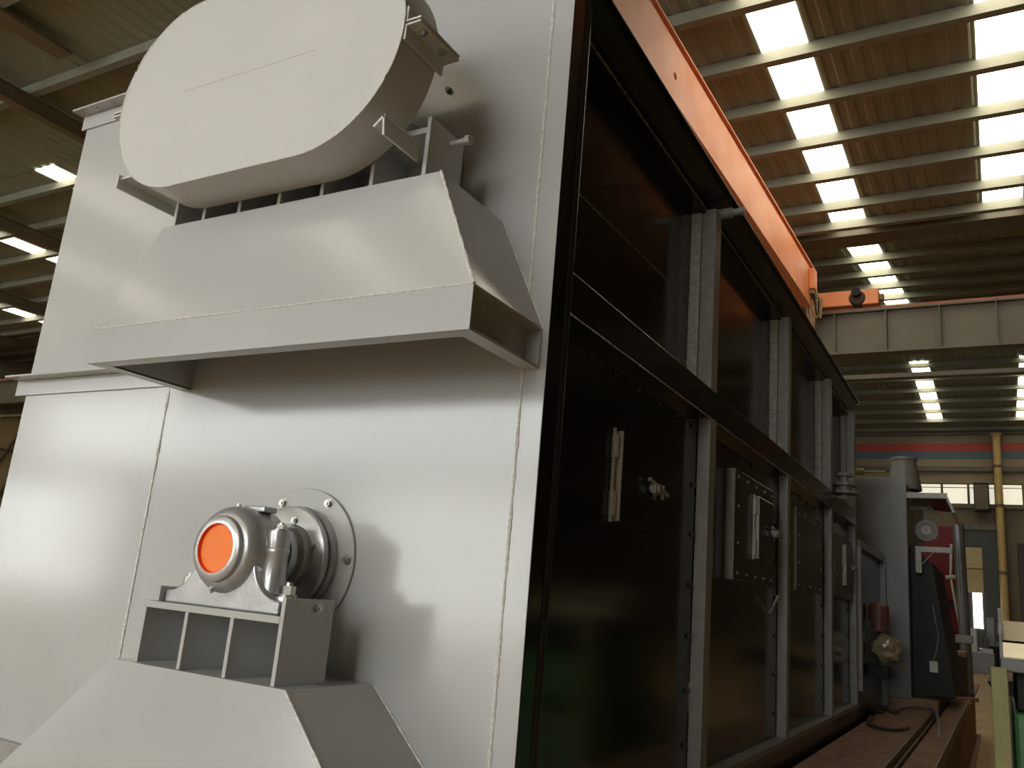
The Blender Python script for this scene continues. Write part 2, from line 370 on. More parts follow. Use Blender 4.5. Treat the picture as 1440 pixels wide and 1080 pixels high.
# ---- upper and lower hood
def hood(z_top, z_ch, xt0, xt1, xb0, xb1, yt, yb, ch_h, open_right=True):
    hr = bpy.data.objects.new('support_hood', None); C.objects.link(hr); hr.parent = BL
    wl = Vector(((xb0+xb1)/2, yb/2, z_ch+H)); WL[hr.name] = wl; hr.location = wl-wloc(BL); hr.empty_display_size = .1
    t = .006
    zc = z_ch+ch_h
    # sloping plates (built as thin solids)
    def plate(nm, p, n):
        b = BM(); prism(b, p, Vector(n).normalized()*-t); obj(nm, b, 'grey', hr)
    plate('front_plate', [(xb0, yb, zc), (xb1, yb, zc), (xt1, yt, z_top), (xt0, yt, z_top)], (0, -(z_top-zc), -(yb-yt)*-1))
    plate('side_plate', [(xb1, yb, zc), (xb1, 0, zc), (xt1, 0, z_top), (xt1, yt, z_top)], (z_top-zc, 0, xb1-xt1))
    plate('side_plate', [(xb0, yb, zc), (xt0, yt, z_top), (xt0, 0, z_top), (xb0, 0, zc)], (-(z_top-zc), 0, xt0-xb0))
    obj('top_plate', bx(xt0, xt1, yt, -.001, z_top-t, z_top), 'grey', hr, bev=.001)
    w_ = .045
    # front channel (web outside), side channels open outwards
    b = BM(); box(b, xb0-.012, xb1, yb, yb+t, z_ch, zc); box(b, xb0-.012, xb1, yb+t, yb+w_, z_ch, z_ch+t)
    obj('front_channel', b, 'grey', hr, bev=.001)
    for s, xx in ((1, xb1), (-1, xb0)):
        b = BM(); x0, x1 = sorted((xx-s*w_, xx)); xw0, xw1 = sorted((xx-s*w_, xx-s*(w_-t)))
        box(b, xw0, xw1, yb+t, -.001, z_ch, zc); box(b, x0, x1, yb+t+.0005, -.001, z_ch-.0005, z_ch+t); box(b, x0, x1, yb+t+.0005, -.001, zc-t, zc+.0005)
        obj('side_channel', b, 'grey', hr, bev=.001)
    weld((xb0, yb, zc), (xb1, yb, zc), hr, r=.0025)
    weld((xt1, yt, z_top), (xb1, yb, zc), hr, r=.0035)
    weld((xt1, -.002, z_top), (xb1, -.002, zc), hr, r=.0035)
    return hr
h1 = hood(.950, .535, -1.156, -.164, -1.325, -.018, -.299, -.330, .105)
obj('channel_end_plate', bx(-.062, -.018, -.012, -.006, .541, .634), 'grey', h1)
h2 = hood(-.250, -.70, -1.004, -.417, -1.378, -.050, -.307, -.345, .105)
# ---- stands on the hoods
def stand(x_list, yf, yb, z0, z1, plate=True, wide=.012, tall=None):
    st = bpy.data.objects.new('bearing_stand', None); C.objects.link(st); st.parent = BL
    wl = Vector((sum(x_list)/len(x_list), (yf+yb)/2, z0+H)); WL[st.name] = wl; st.location = wl-wloc(BL); st.empty_display_size = .1
    for i, x in enumerate(x_list):
        top = z1 if not (tall and i == len(x_list)-1) else tall
        obj('rib', bx(x-wide/2, x+wide/2, yf, yb, z0+.001, top if top != z1 else z1-.016), 'grey', st, bev=.001)
    obj('back_rib', bx(x_list[0]+.01, x_list[-1]-.01, yb-.014, yb-.004, z0+.001, z1-.016), 'grey', st)
    if plate: obj('stand_plate', bx(x_list[0]-.008, x_list[-1]-.007, yf, yb, z1-.016, z1), 'grey', st, bev=.001)
    return st
st2 = stand([-.927, -.772, -.617, -.462], -.300, -.135, -.25, -.100, tall=-.058)
inst('bolt', ZB, (-.456, -.195, -.078), RX, st2, .011)
obj('stop_block', bx(-.932, -.90, -.285, -.22, -.099, -.062), 'grey', st2, bev=.001)
st1 = stand([-1.12, -.994, -.851, -.700, -.547, -.384, -.222], -.292, -.145, .95, 1.085, tall=1.112)
b = BM(); cyl(b, (-.216, -.20, 1.085), (-.165, -.20, 1.085), .008, 12); cyl(b, (-.172, -.20, 1.085), (-.158, -.20, 1.085), .013, 8)
obj('adjusting_bolt', b, 'galv', st1)
# seal disc of the upper shaft on the wall, and a dark plug
b = BM(); lathe(b, (-.46, -.001, 1.12), (0, -1, 0), [(0, .0), (0, .15), (.012, .15), (.012, .12), (.12, .12), (.12, 0)])
obj('seal_disc', b, 'castgrey', BL, smooth=True)
b = BM(); lathe(b, (0, 0, 0), (0, -1, 0), [(0, 0), (0, .010), (.012, .008), (.012, 0)], 10); bmesh.ops.translate(b, verts=b.verts, vec=ony(0, 632, 128)); obj('plug', b, 'darkbolt', BL)

# ---- black side: panels, columns, rails
COL = [(1.375, 1.455), (2.79, 2.86), (4.135, 4.20), (5.215, 5.285)]
bays = [(.105, 1.375), (1.455, 2.79), (2.86, 4.135), (4.20, 5.215)]
sd = BL
obj('corner_post', bx(-.06, -.0005, .0005, .075, ZBm, ZT), 'black', sd, bev=.003)
b = BM(); cyl(b, (-.012, .088, ZBm), (-.012, .088, ZT), .020, 20); obj('corner_bar', b, 'blackrail', sd, smooth=True)
# top rail and flange
obj('top_rail', bx(-.13, -.045, .105, YE, 1.585, ZT-.008), 'black', sd, bev=.002)
obj('top_angle', bx(-.10, .035, .0, YE, ZT-.008, ZT), 'blackrail', sd, bev=.0015)
b = BM(); prism(b, [(-.045, .105, 1.64), (-.045, .105, ZT-.008), (.02, .105, ZT-.008), (.02, .105, ZT-.03)], (0, YE-.105, 0)); obj('top_cove', b, 'blackrail', sd)
weld((-.044, .11, 1.60), (-.044, YE, 1.60), sd, 'bwelds', .003)
p = onx(.02, 1023, 300); b = BM(); lathe(b, p, (1, 0, 0), [(-.04, 0), (-.04, .022), (.02, .022), (.022, .015), (.06, .015), (.062, .02), (.072, .02), (.072, 0)], 14); obj('lifting_lug', b, 'steel', sd)
# mid rail
obj('mid_rail', bx(-.09, -.004, .105, YE, .715, .835), 'black', sd, bev=.003)
weld((-.003, .11, .716), (-.003, YE, .716), sd, 'bwelds', .0025)
# bottom rail
obj('bottom_rail', bx(-.10, .004, .105, YE+.02, -.615, -.585), 'steel', sd, bev=.002)
for i, (y0, y1) in enumerate(bays):
    up = obj('upper_panel', bx(-.112, -.102, y0, y1, .835, 1.585), 'black', sd)
    if i == 0: weld((-.101, y0, 1.165), (-.101, y1-.005, 1.20), up, 'bwelds', .0022)
    lo_ = obj('lower_panel', bx(-.062, -.052, y0, y1, -.585, .715), 'black', sd)
    n = 7 if i == 0 else 6
    for k in range(n):
        inst('bolt', DB, (-.052, y0+.06+(y1-y0-.12)*k/(n-1), .672), RX, lo_, .008)
    for k in range(6):
        inst('bolt', DB, (-.052, y1-.028, .45-.185*k), RX, lo_, .010)
for i, (y0, y1) in enumerate(COL):
    # upper column: outer flange + inner stiffener bar with bare brushed paint
    c_ = obj('upper_column', bx(-.058, -.002, y0, y1, .83, 1.60), 'steel', sd, bev=.002)
    obj('stiffener_bar', bx(-.102, -.060, y0-.012, y1, .86, 1.585), 'steelrough', c_, bev=.002)
    obj('lower_column', bx(-.050, -.001, y0+.005, y1, -.60, .72), 'steel', sd, bev=.002)
weld((-.002, 1.456, .72), (-.002, 1.456, .45), sd, 'bwelds', .002); weld((-.002, 1.456, .25), (-.002, 1.456, .12), sd, 'bwelds', .002)
# hatches
def hatch(y0, y1, z0, z1, x, hmat, parent, edge='galv'):
    dr = obj('hatch_door', bx(x, x+.020, y0, y1, z0, z1), hmat, parent, bev=.002)
    obj('door_rim', bx(x+.001, x+.024, y0-.007, y0, z0, z1), edge, dr, bev=.001)
    b = BM(); cyl(b, (x+.006, y0-.030, z0-.005), (x+.006, y0-.030, z1+.005), .006, 10); obj('hinge_rod', b, edge, dr)
    for zz in (z0+.05, z1-.05):
        b = BM(); cyl(b, (x+.008, y0-.028, zz-.035), (x+.008, y0-.028, zz+.035), .012, 14)
        box(b, x-.0005, x+.014, y0-.028, y0+.002, zz-.025, zz+.025); obj('hinge', b, edge, dr, smooth=False)
    zc = (z0+z1)/2
    b = BM(); cyl(b, (x+.02, y1-.02, zc), (x+.055, y1-.02, zc), .014, 12); cyl(b, (x+.035, y1-.075, zc+.022), (x+.045, y1+.075, zc-.012), .007, 10)
    box(b, x+.03, x+.046, y1-.04, y1+.015, zc-.018, zc+.014); cyl(b, (x+.043, y1+.03, zc-.03), (x+.043, y1+.03, zc+.016), .006, 8)
    obj('latch', b, 'steel', dr)
    b = BM(); box(b, x-.02, x+.02, y1+.008, y1+.03, zc-.03, zc+.02); obj('latch_keeper', b, 'steel', dr)
    return dr
hatch(.585, .865, .228, .500, -.052, 'black', sd)
def cover(y0, y1, z0, z1, m='cover', x=-.012):
    c_ = obj('cover_plate', bx(-.0515, x, y0, y1, z0, z1), m, sd, bev=.002)
    obj('cover_edge', bx(-.0515, x-.001, y0-.003, y0, z0, z1), 'steel', c_)
    for k in range(5):
        for zz in (z0+.03, z1-.03): inst('bolt', ZB, (x, y0+.05+(y1-y0-.1)*k/4, zz), RX, c_, .006)
    for k in range(1, 3):
        for yy in (y0+.05, y1-.04): inst('bolt', ZB, (x, yy, z0+(z1-z0)*k/3), RX, c_, .006)
    return c_
c2 = cover(1.80, 2.52, .125, .590); hatch(2.13, 2.42, .235, .515, -.012, 'black', c2)
c3 = cover(3.08, 3.84, .14, .585)
M['plum'] = mat('plum_cover', (.055, .032, .034), .3, col2=(.075, .042, .045), nscale=8)
c4 = cover(4.36, 5.10, .15, .575, 'plum'); hatch(4.68, 4.96, .24, .52, -.012, 'plum', c4)
# valve knob near the end of the mid rail
b = BM(); p = onx(.03, 1187, 690)
lathe(b, p+Vector((0, 0, -.06)), (0, 0, 1), [(0, 0), (0, .05), (.02, .05), (.02, .02), (.035, .02), (.035, .10), (.055, .10), (.06, .05), (.09, .05), (.09, .09), (.11, .09), (.11, .03), (.16, .03), (.16, .06), (.18, .06), (.18, 0)], 14)
box(b, -.05, p.x, p.y-.02, p.y+.02, p.z-.02, p.z+.02)
obj('valve_knob', b, 'steel', sd)
b = BM(); q = onx(0, 1085, 850); cyl(b, onx(-.045, 1082, 862), onx(0.0, 1094, 838), .006, 8); obj('pull_rod', b, 'galv', sd)

# ================================================================== CHAIN GUARD
GY0, GY1, GZ, GR, GXa, GXb = -.440, -.300, 1.275, .291, -.960, -.506
G = thing('chain_guard', 'pale grey stadium-shaped chain guard bolted above the sloping hood', 'machine guard', (-.73, -.37, .984))
def half(sgn, ga=.0):
    pts = []
    N = 28
    for i in range(N+1):
        a = PI/2*i/N; pts.append((GXb+GR*math.cos(a), GZ+sgn*GR*math.sin(a)))
    for i in range(N+1):
        a = PI/2+PI/2*i/N; pts.append((GXa+GR*math.cos(a), GZ+sgn*GR*math.sin(a)))
    pts[0] = (pts[0][0], GZ+sgn*ga); pts[-1] = (pts[-1][0], GZ+sgn*ga)
    return pts
for s in (-1, 1):
    P_ = half(s)
    b = BM(); prism(b, [(x, GY0, z) for x, z in P_], (0, .004, 0)); obj('face_plate', b, 'guard', G)
    b = BM(); t = .004
    for (xa, za), (xb, zb) in zip(P_, P_[1:]):
        ca = Vector((min(max(xa, GXa), GXb), 0, GZ)); cb = Vector((min(max(xb, GXa), GXb), 0, GZ))
        def inn(x, z, c): 
            v = Vector((x, 0, z))-c; return c+v*(1-t/GR)
        ia, ib = inn(xa, za, ca), inn(xb, zb, cb)
        A = [(xa, za), (xb, zb), (ib.x, ib.z), (ia.x, ia.z)]
        prism(b, [(x, GY0+.004, z) for x, z in A], (0, GY1-GY0-.004, 0))
    obj('rim', b, 'guard', G)
    weld_pts = [(x, GY0, z) for x, z in P_]
    obj('edge_bead', tube(BM(), weld_pts, .0022, 6, .3), 'weld', G, smooth=True)
obj('seam_line', bx(-.985, -.49, GY0-.0004, GY0+.001, GZ-.0004, GZ+.0004), 'steel', G)
for sx, xe in ((1, GXb+GR), (-1, GXa-GR)):
    for s in (-1, 1):
        b = BM(); x0, x1 = sorted((xe-sx*.002, xe+sx*.045)); za, zb = sorted((GZ+s*.003, GZ+s*.008))
        box(b, x0, x1, GY0+.004, GY1+.03, za, zb)
        x0, x1 = sorted((xe-sx*.0005, xe+sx*.006)); za, zb = sorted((GZ+s*.008, GZ+s*.045)); box(b, x0, x1, GY0+.004, GY1+.02, za, zb)
        fl_ = obj('joint_flange', b, 'guard', G)
        for yy in (-.40, -.32): inst('bolt', GB, (xe+sx*.028, yy, GZ+s*.008), RUP if s > 0 else RDN, fl_, .009)
# angle brackets under the round ends
for (u, v, sx) in ((541, 162, 1), (168, 250, -1)):
    p = ony(GY0+.01, u, v)
    b = BM(); t = .006
    if sx > 0:
        prism(b, [(p.x-.030, GY0+.008, p.z-.022), (p.x, GY0+.008, p.z+.004), (p.x+.004, GY0+.008, p.z-.001), (p.x-.026, GY0+.008, p.z-.027)], (0, .132, 0))
        prism(b, [(p.x, GY0+.008, p.z+.004), (p.x+.008, GY0+.008, p.z-.052), (p.x+.002, GY0+.008, p.z-.052), (p.x-.004, GY0+.008, p.z)], (0, .132, 0))
    else:
        box(b, p.x, p.x+t, GY0+.004, -.15, p.z-.034, p.z+.006); box(b, p.x+t, p.x+.05, GY0+.012, -.15, p.z-.006, p.z)
    obj('support_angle', b, 'guard', G)

# ================================================================== PILLOW BLOCK BEARING
AX, AZ = -.700, .040
B_ = thing('pillow_block', 'cast grey pillow block bearing with round orange end cover on ribbed stand', 'bearing', (AX, -.22, -.100))
b = BM()
# foot: flared saddle outline extruded along the shaft
sw = [(.195-.097*math.sin(a), -.070+.095*(1-math.cos(a))) for a in [PI/2*k/10 for k in range(11)]]
out = [(-.195, -.0995), (.195, -.0995)] + sw + [(-x, z) for x, z in sw[::-1]]
prism(b, [(AX+x, -.272, z) for x, z in out], (0, .105, 0)); obj('foot', b, 'castgrey', B_, bev=.004)
b = BM(); lathe(b, (AX, -.15, AZ), (0, -1, 0), [(0, .055), (0, .085), (.012, .098), (.03, .108), (.10, .108), (.125, .104), (.140, .094), (.146, .084), (.146, .05)], 48)
obj('housing', b, 'castgrey', B_, smooth=True)
b = BM(); lathe(b, (AX, -.296, AZ), (0, -1, 0), [(0, .080), (.012, .079), (.016, .074), (.016, .060), (.006, .058)], 48); obj('end_ring', b, 'castgrey', B_, smooth=True)
b = BM(); lathe(b, (AX, -.296, AZ), (0, -1, 0), [(.006, .0), (.008, .054), (.008, .0595), (.0155, .0598), (.0155, .058), (.009, .056)][:3], 40); obj('end_cover', b, 'orange', B_, smooth=False, label='bright orange disc')
b = BM(); lathe(b, (AX, -.296, AZ), (0, -1, 0), [(.007, .0595), (.0158, .0602), (.0158, .0585), (.008, .0565)], 40); obj('cover_lip', b, 'orangered', B_)
# split line
b = BM(); lathe(b, (AX, -.222, AZ), (0, -1, 0), [(-.07, .1), (-.07, .1)], 4); b.free()
obj('cap_pad', bx(AX-.005, AX+.065, -.235, -.19, AZ+.098, AZ+.112), 'castgrey', B_, bev=.003)
for sx in (-1, 1):
    b = BM(); xx = AX+sx*.118
    lathe(b, (xx, -.222, -.055), (0, 0, 1), [(0, 0), (0, .034), (.04, .029), (.093, .027), (.095, .0285), (.105, .0285), (.107, .027), (.140, .030), (.150, .028), (.150, 0)], 24); obj('bolt_boss', b, 'castgrey', B_, smooth=True)
    b = BM(); x0, x1 = sorted((AX+sx*.08, xx)); box(b, x0, x1, -.243, -.20, -.04, .070); obj('boss_web', b, 'castgrey', B_, bev=.006)
    inst('bolt', ZB, (xx, -.222, .095), RUP, B_, .015)
    b = BM(); lathe(b, (AX+sx*.172, -.222, -.071), (0, 0, 1), [(0, .03), (.012, .028), (.012, 0)], 20); obj('foot_pad', b, 'castgrey', B_, smooth=True)
    inst('bolt', ZB, (AX+sx*.172, -.222, -.060), RUP, B_, (.017, .017, .028))
inst('bolt', ZB, (AX-.01, -.25, AZ+.106), RUP, B_, .007)
inst('bolt', GB, (AX+.0, -.300, AZ-.098), RNY, B_, .007)
# shaft and wall seal
S_ = thing('shaft_seal', 'round grey seal flange bolted to the front plate behind the bearing', 'seal flange', (AX-.01, -.03, AZ-.19))
sx_, sz_ = -.712, .036
b = BM(); lathe(b, (sx_, -.001, sz_), (0, -1, 0), [(0, .12), (0, .190), (.006, .192), (.008, .190), (.008, .12)], 64); obj('flange_plate', b, 'grey', S_, smooth=True)
b = BM(); lathe(b, (sx_, -.0085, sz_), (0, -1, 0), [(0, .06), (0, .138), (.02, .140), (.024, .136), (.024, .128), (.036, .128), (.036, .136), (.05, .136), (.053, .132), (.053, .06)], 56); obj('seal_ring', b, 'castgrey', S_, smooth=True)
b = BM(); lathe(b, (AX, -.062, AZ), (0, -1, 0), [(0, .05), (0, .085), (.03, .085), (.03, .07), (.05, .07), (.05, .078), (.07, .078), (.07, .05)], 40); obj('gland', b, 'castgrey', S_, smooth=True)
b = BM(); cyl(b, (AX, -.290, AZ), (AX, -.005, AZ), .048, 28); obj('shaft', b, 'steel', B_, smooth=True)
for a in (62, 120, 2, -58, -118, 180):
    a = math.radians(a); inst('bolt', ZB, (sx_+.172*math.cos(a), -.009, sz_+.172*math.sin(a)), RNY, S_, .010)
for a in (80, 160, 20):
    a = math.radians(a); inst('bolt', ZB, (sx_+.10*math.cos(a), -.0615, sz_+.10*math.sin(a)), RNY, S_, .008)

# ================================================================== PLATFORM, GRATINGS
PF = thing('base_platform', 'long rusty steel base platform carrying the furnace casing', 'platform', (-.85, 6, FL))
DK = -.797
obj('deck', bx(-2.4, .60, -.05, 14.5, DK-.024, DK), 'rust', PF)
for x in (-2.38, -1.2, .43):
    b = BM(); box(b, x, x+.16, -.05, 14.5, -.85, DK-.025); box(b, x+.07, x+.09, -.05, 14.5, -1.56, -.85); box(b, x, x+.16, -.05, 14.5, FL, -1.57); obj('bearer_beam', b, 'rust', PF)
GRT = 'steel gratings stacked along the furnace'
def grating(name, x0, x1, y0, y1, zt, h, label, m='rust'):
    g = thing(name, label, 'grating', ((x0+x1)/2, (y0+y1)/2, zt-h), GRT)
    for xa in (x1-.012,): obj('edge_bar', bx(xa, xa+.012, y0, y1, zt-h, zt), 'ochre', g)
    n = int((y1-y0)/.045); sm = mesh_of('bearing_bar', bx(0, x1-x0-.024, 0, .012, 0, h*.9), m)
    for k in range(min(n, 300)): inst('bearing_bar', sm, (x0+.012, y0+.01+(y1-y0-.03)*k/max(1, n-1), zt-h*.95), (0, 0, 0), g)
    for k in range(6): obj('cross_rod', bx(x0+.04+(x1-x0-.09)*k/5, x0+.047+(x1-x0-.09)*k/5, y0, y1, zt-h*.6, zt-h*.4), m, g)
    return g
grating('grating_panel', .03, .40, 1.6, 6.95, -.70, .046, 'top rusty steel grating laid beside the black furnace side')
grating('grating_panel', .05, .415, 1.7, 6.85, -.747, .046, 'second rusty grating lying directly under the top one')
grating('grating_panel', .43, .60, 2.0, 9.5, -.735, .058, 'narrow rusty grating strip along the platform edge')
# straps, scraps
b = BM(); pts = [onz(-.66, 1225, 1008), onz(-.68, 1222, 1018), onz(-.682, 1240, 1024), onz(-.682, 1262, 1026), onz(-.682, 1276, 1023)]
tube(b, spline(pts), .018, 8, .1, .6); tag(obj('lifting_strap', b, 'strap', None, True), 'dark curled lifting strap lying on the top grating', 'strap')
b = BM(); pts = [(.13, 6.6, -.685), (.24, 6.8, -.67), (.33, 6.9, -.675), (.41, 6.75, -.685), (.46, 6.3, -.70), (.50, 5.8, -.715), (.53, 5.2, -.72)]
tube(b, spline(pts), .012, 8); tag(obj('hose', b, 'cable', None, True), 'thin pale hose draped over the far end of the gratings', 'hose')
for k, (u, v) in enumerate(((1236, 1000), (1246, 997), (1256, 1001))):
    p = onz(-.685, u, v); b = BM(); bmesh.ops.create_icosphere(b, subdivisions=2, radius=.045)
    for vv in b.verts: vv.co *= random.uniform(.6, 1.15); vv.co.z *= .5
    bmesh.ops.translate(b, verts=b.verts, vec=p); tag(obj('scrap_rag', b, 'strap', None, True), ('small dark rag nearest the furnace base on the gratings', 'small dark rag between two others on the gratings', 'small dark rag beside the pale hose on the gratings')[k], 'rag', 'rags on the gratings')

# ================================================================== SECOND UNIT BEHIND
U = thing('feeder_unit', 'tall dark grey feeder unit standing behind the furnace casing', 'machine', (-.2, 7.8, DK))
obj('plinth', bx(-1.25, .425, 7.02, 9.3, DK+.001, -.62), 'rust', U)
obj('front_plate', bx(-1.2, .215, 7.0, 7.02, -.63, 1.365), 'unit', U, bev=.003)
b = BM(); prism(b, [(.205, 7.021, 1.34), (.205, 7.021, -.619), (.205, 9.2, -.619), (.205, 9.2, 1.34)], (-1.3, 0, 0)); obj('body', b, 'unit', U)
# lower side hopper bulging outwards
b = BM(); prism(b, [(.206, 7.35, .75), (.40, 7.35, .60), (.56, 7.35, -.60), (.206, 7.35, -.619)], (0, 1.7, 0)); obj('side_hopper', b, 'unitdark', U, bev=.004)
# chimney
b = BM(); lathe(b, (.14, 7.7, 1.34), (0, 0, 1), [(0, .165), (.02, .165), (.30, .115), (.315, .13), (.335, .13), (.335, .10), (.05, .12)], 24); obj('vent_stub', b, 'ygreen', U, smooth=True)
M['stub'] = mat('stub_paint', (.30, .28, .16), .45, col2=(.24, .21, .13), nscale=5); U.children[-1].data.materials[0] = M['stub']
# awning
b = BM(); t = .02
prism(b, [(.216, 7.02, 1.24), (.56, 7.02, 1.20), (.62, 7.02, 1.05), (.60, 7.02, 1.045), (.545, 7.02, 1.18), (.216, 7.02, 1.215)], (0, 1.1, 0)); obj('awning', b, 'unit', U)
obj('awning_edge', bx(.216, .56, 7.0, 7.02, 1.175, 1.225), 'galv', U)
# pulley
p = ony(7.5, 1303, 746)
b = BM(); lathe(b, p, (0, -1, 0), [(-.06, 0), (-.06, .10), (-.03, .11), (0, .105), (.02, .06), (.05, .045), (.05, .02), (.03, 0)], 28); obj('pulley', b, 'galv', U, smooth=True)
M['pul'] = mat('pulley_grey', (.22, .21, .18), .4, col2=(.16, .15, .13), nscale=8); U.children[-1].data.materials[0] = M['pul']
b = BM(); tube(b, [p+Vector((0, .02, .1)), p+Vector((0, .02, .22)), p+Vector((.03, .02, .25)), p+Vector((.10, .02, .10))], .012, 8); obj('pulley_arm', b, 'galv', U)
obj('drive_bar', bx(.205, p.x+.02, 7.5, 7.53, p.z+.20, p.z+.235), 'steel', U)
# bracket
a0 = ony(7.2, 1287, 768); a1 = ony(7.2, 1338, 774); a2 = ony(7.2, 1288, 805)
b = BM(); box(b, a0.x, a1.x, 7.19, 7.25, a0.z-.05, a0.z); obj('bracket_arm', b, 'galv', U)
b = BM(); box(b, a0.x, a0.x+.05, 7.19, 7.25, a2.z, a0.z-.05); obj('bracket_leg', b, 'galv', U)
b = BM(); q0, q1 = ony(7.21, 1293, 797), ony(7.21, 1313, 777); prism(b, [q0, q0+Vector((.02, 0, .03)), q1+Vector((.02, 0, .03)), q1], (0, .03, 0)); obj('bracket_brace', b, 'galv', U)
# opening frame between casing and unit
obj('recess_block', bx(-1.0, -.02, 5.315, 6.995, DK+.002, .58), 'blackrail', U)  # solid block, its black colour stands in for the shade of the open recess
obj('recess_frame', bx(-.02, .02, 5.34, 6.99, .56, .62), 'unit', U); obj('recess_frame', bx(-.02, .03, 6.9, 6.99, DK+.002, .56), 'unit', U); obj('recess_frame', bx(-.02, .02, 5.34, 5.40, -.5, .56), 'steel', U)
# pipe with coupling on top of the casing
b = BM(); cyl(b, (-.6, 6.4, 1.33), (.10, 6.4, 1.32), .012, 10); cyl(b, (-.14, 6.4, 1.325), (-.08, 6.4, 1.325), .03, 12); obj('pipe', b, 'ygreen', U)
# junction box and cable
p = ony(7.3, 1313, 938)
tag(obj('junction_box', bx(p.x-.035, p.x+.035, p.y, p.y+.045, p.z-.05, p.z+.05), 'white', None, bev=.004), 'small white junction box on the dark feeder unit', 'junction box')
b = BM(); tube(b, spline([ony(7.32, 1312, 932), ony(7.32, 1317, 915), ony(7.32, 1319, 895), ony(7.32, 1315, 870), ony(7.32, 1311, 850)]), .006, 6); tag(obj('power_cable', b, 'cable', None, True), 'thin grey cable running down to the white junction box', 'cable')
# geared motor wrapped in film
W_ = thing('wrapped_motor', 'geared motor loosely wrapped in crumpled plastic film beside the casing', 'motor', (.08, 6.0, -.40))
b = BM(); lathe(b, (.068, 6.0, -.06), (0, 0, 1), [(0, 0), (0, .06), (.08, .06), (.08, .08), (.20, .08), (.22, .06), (.23, 0)], 20); obj('motor_can', b, 'motor', W_, smooth=True)
b = BM(); bmesh.ops.create_icosphere(b, subdivisions=3, radius=.115)
for v in b.verts:
    n = math.sin(v.co.x*60)*math.cos(v.co.y*55+v.co.z*40)+math.sin(v.co.z*90+v.co.x*30); v.co *= 1+.05*n+random.uniform(-.10, .10); v.co.z *= .92
bmesh.ops.translate(b, verts=b.verts, vec=(.118, 6.0, -.19)); obj('film_wrap', b, 'plastic', W_)
obj('motor_bracket', bx(-.019, .14, 5.9, 6.1, -.42, -.33), 'unitdark', W_)

# ================================================================== RED MACHINE AND POST FURTHER BACK
R_ = thing('red_machine', 'dark red machine with chute standing behind the feeder unit', 'machine', (.35, 12.3, DK))
obj('body', bx(-.6, .49, 12, 13, .40, 1.45), 'red', R_, bev=.02)
obj('lower_body', bx(-.6, .49, 12.02, 12.9, -.05, .30), 'red', R_, bev=.02)
obj('waist', bx(-.6, .40, 12.1, 12.8, .30, .40), 'unitdark', R_)
obj('pedestal', bx(-.55, .45, 12.05, 12.9, DK+.001, -.05), 'unitdark', R_)
b = BM(); tube(b, [ony(11.9, 1338, 765), ony(11.9, 1337, 810), ony(11.9, 1342, 840), ony(11.9, 1349, 876)], .018, 8); obj('lever', b, 'galv', R_)
b = BM(); cyl(b, ony(11.9, 1330, 812), ony(11.9, 1345, 811), .03, 10); obj('lever_boss', b, 'galv', R_)
P2 = thing('steel_post', 'round-edged dark steel post beside the red machine', 'post', (.56, 11, DK))
b = BM(); cyl(b, (.54, 11, DK+.001), (.50, 11, 1.36), .07, 20); obj('post_tube', b, 'unit', P2, smooth=True)
obj('post_collar', bx(.42, .62, 10.9, 11.1, -.15, -.05), 'steel', P2, bev=.01)
obj('post_foot', bx(.40, .60, 10.8, 11.2, DK+.001, -.75), 'rustdark', P2)
RB = thing('rust_block', 'rusty brown casting standing on the platform end', 'casting', (.40, 10.2, DK))
obj('block_body', bx(.28, .56, 10.0, 10.5, DK+.001, -.30), 'rustdark', RB, bev=.02); obj('block_lip', bx(.25, .57, 9.95, 10.55, -.30, -.24), 'rust', RB, bev=.01)
b = BM(); cyl(b, (.44, 9.7, -.76), (.68, 9.75, -.745), .025, 10); tag(obj('iron_bar', b, 'rust', None), 'short rusty bar sticking out over the platform edge', 'bar')

# ================================================================== GREEN MACHINE AT THE AISLE
GM = thing('green_machine', 'green machine tool with yellow-green corner post beside the aisle', 'machine tool', (1.4, 3.2, FL))
obj('corner_post', bx(.893, .958, 2.60, 2.70, FL, -.140), 'ygreen', GM, bev=.004)
obj('side_panel', bx(.90, .92, 2.701, 3.6, FL, -.18), 'green', GM)
obj('bed', bx(.985, 2.0, 2.68, 4.3, FL, -.62), 'palegreen', GM, bev=.01)
obj('cross_slide', bx(.97, 2.0, 2.78, 3.9, -.62, -.33), 'green', GM, bev=.02)
b = BM(); lathe(b, (1.10, 2.66, -.55), (0, -1, 0), [(0, 0), (0, .05), (.05, .045), (.06, .02), (.06, 0)], 20); obj('dial', b, 'blackrail', GM, smooth=True)
obj('column_body', bx(.985, 1.9, 2.9, 3.8, -.33, -.16), 'unitdark', GM, bev=.01)
obj('table', bx(.93, 1.9, 2.75, 3.9, -.16, -.10), 'unit', GM, bev=.006)
SB = thing('metal_tray', 'shiny brass-toned sheet metal tray on top of the green machine', 'tray', (1.2, 3.2, -.10))
obj('tray_side', bx(.945, 1.6, 2.95, 2.965, -.099, -.025), 'bright', SB); obj('tray_side', bx(.945, 1.6, 3.45, 3.465, -.099, .07), 'bright', SB)
b = BM(); prism(b, [(.945, 2.95, -.025), (.945, 3.45, .07), (.945, 3.45, -.099), (.945, 2.965, -.099)], (.012, 0, 0)); obj('tray_end', b, 'bright', SB)
b = BM(); prism(b, [(.945, 2.95, -.025), (.945, 3.45, .07), (1.6, 3.45, .07), (1.6, 2.95, -.025)], (0, 0, -.01)); obj('tray_lid', b, 'bright', SB)
b = BM(); cyl(b, (.938, 3.0, -.099), (.938, 3.0, .12), .008, 8); cyl(b, (.938, 3.0, .0), (.938, 3.0, .05), .012, 8); tag(obj('coolant_rod', b, 'galv', None), 'thin upright metal rod beside the sheet metal tray', 'rod')

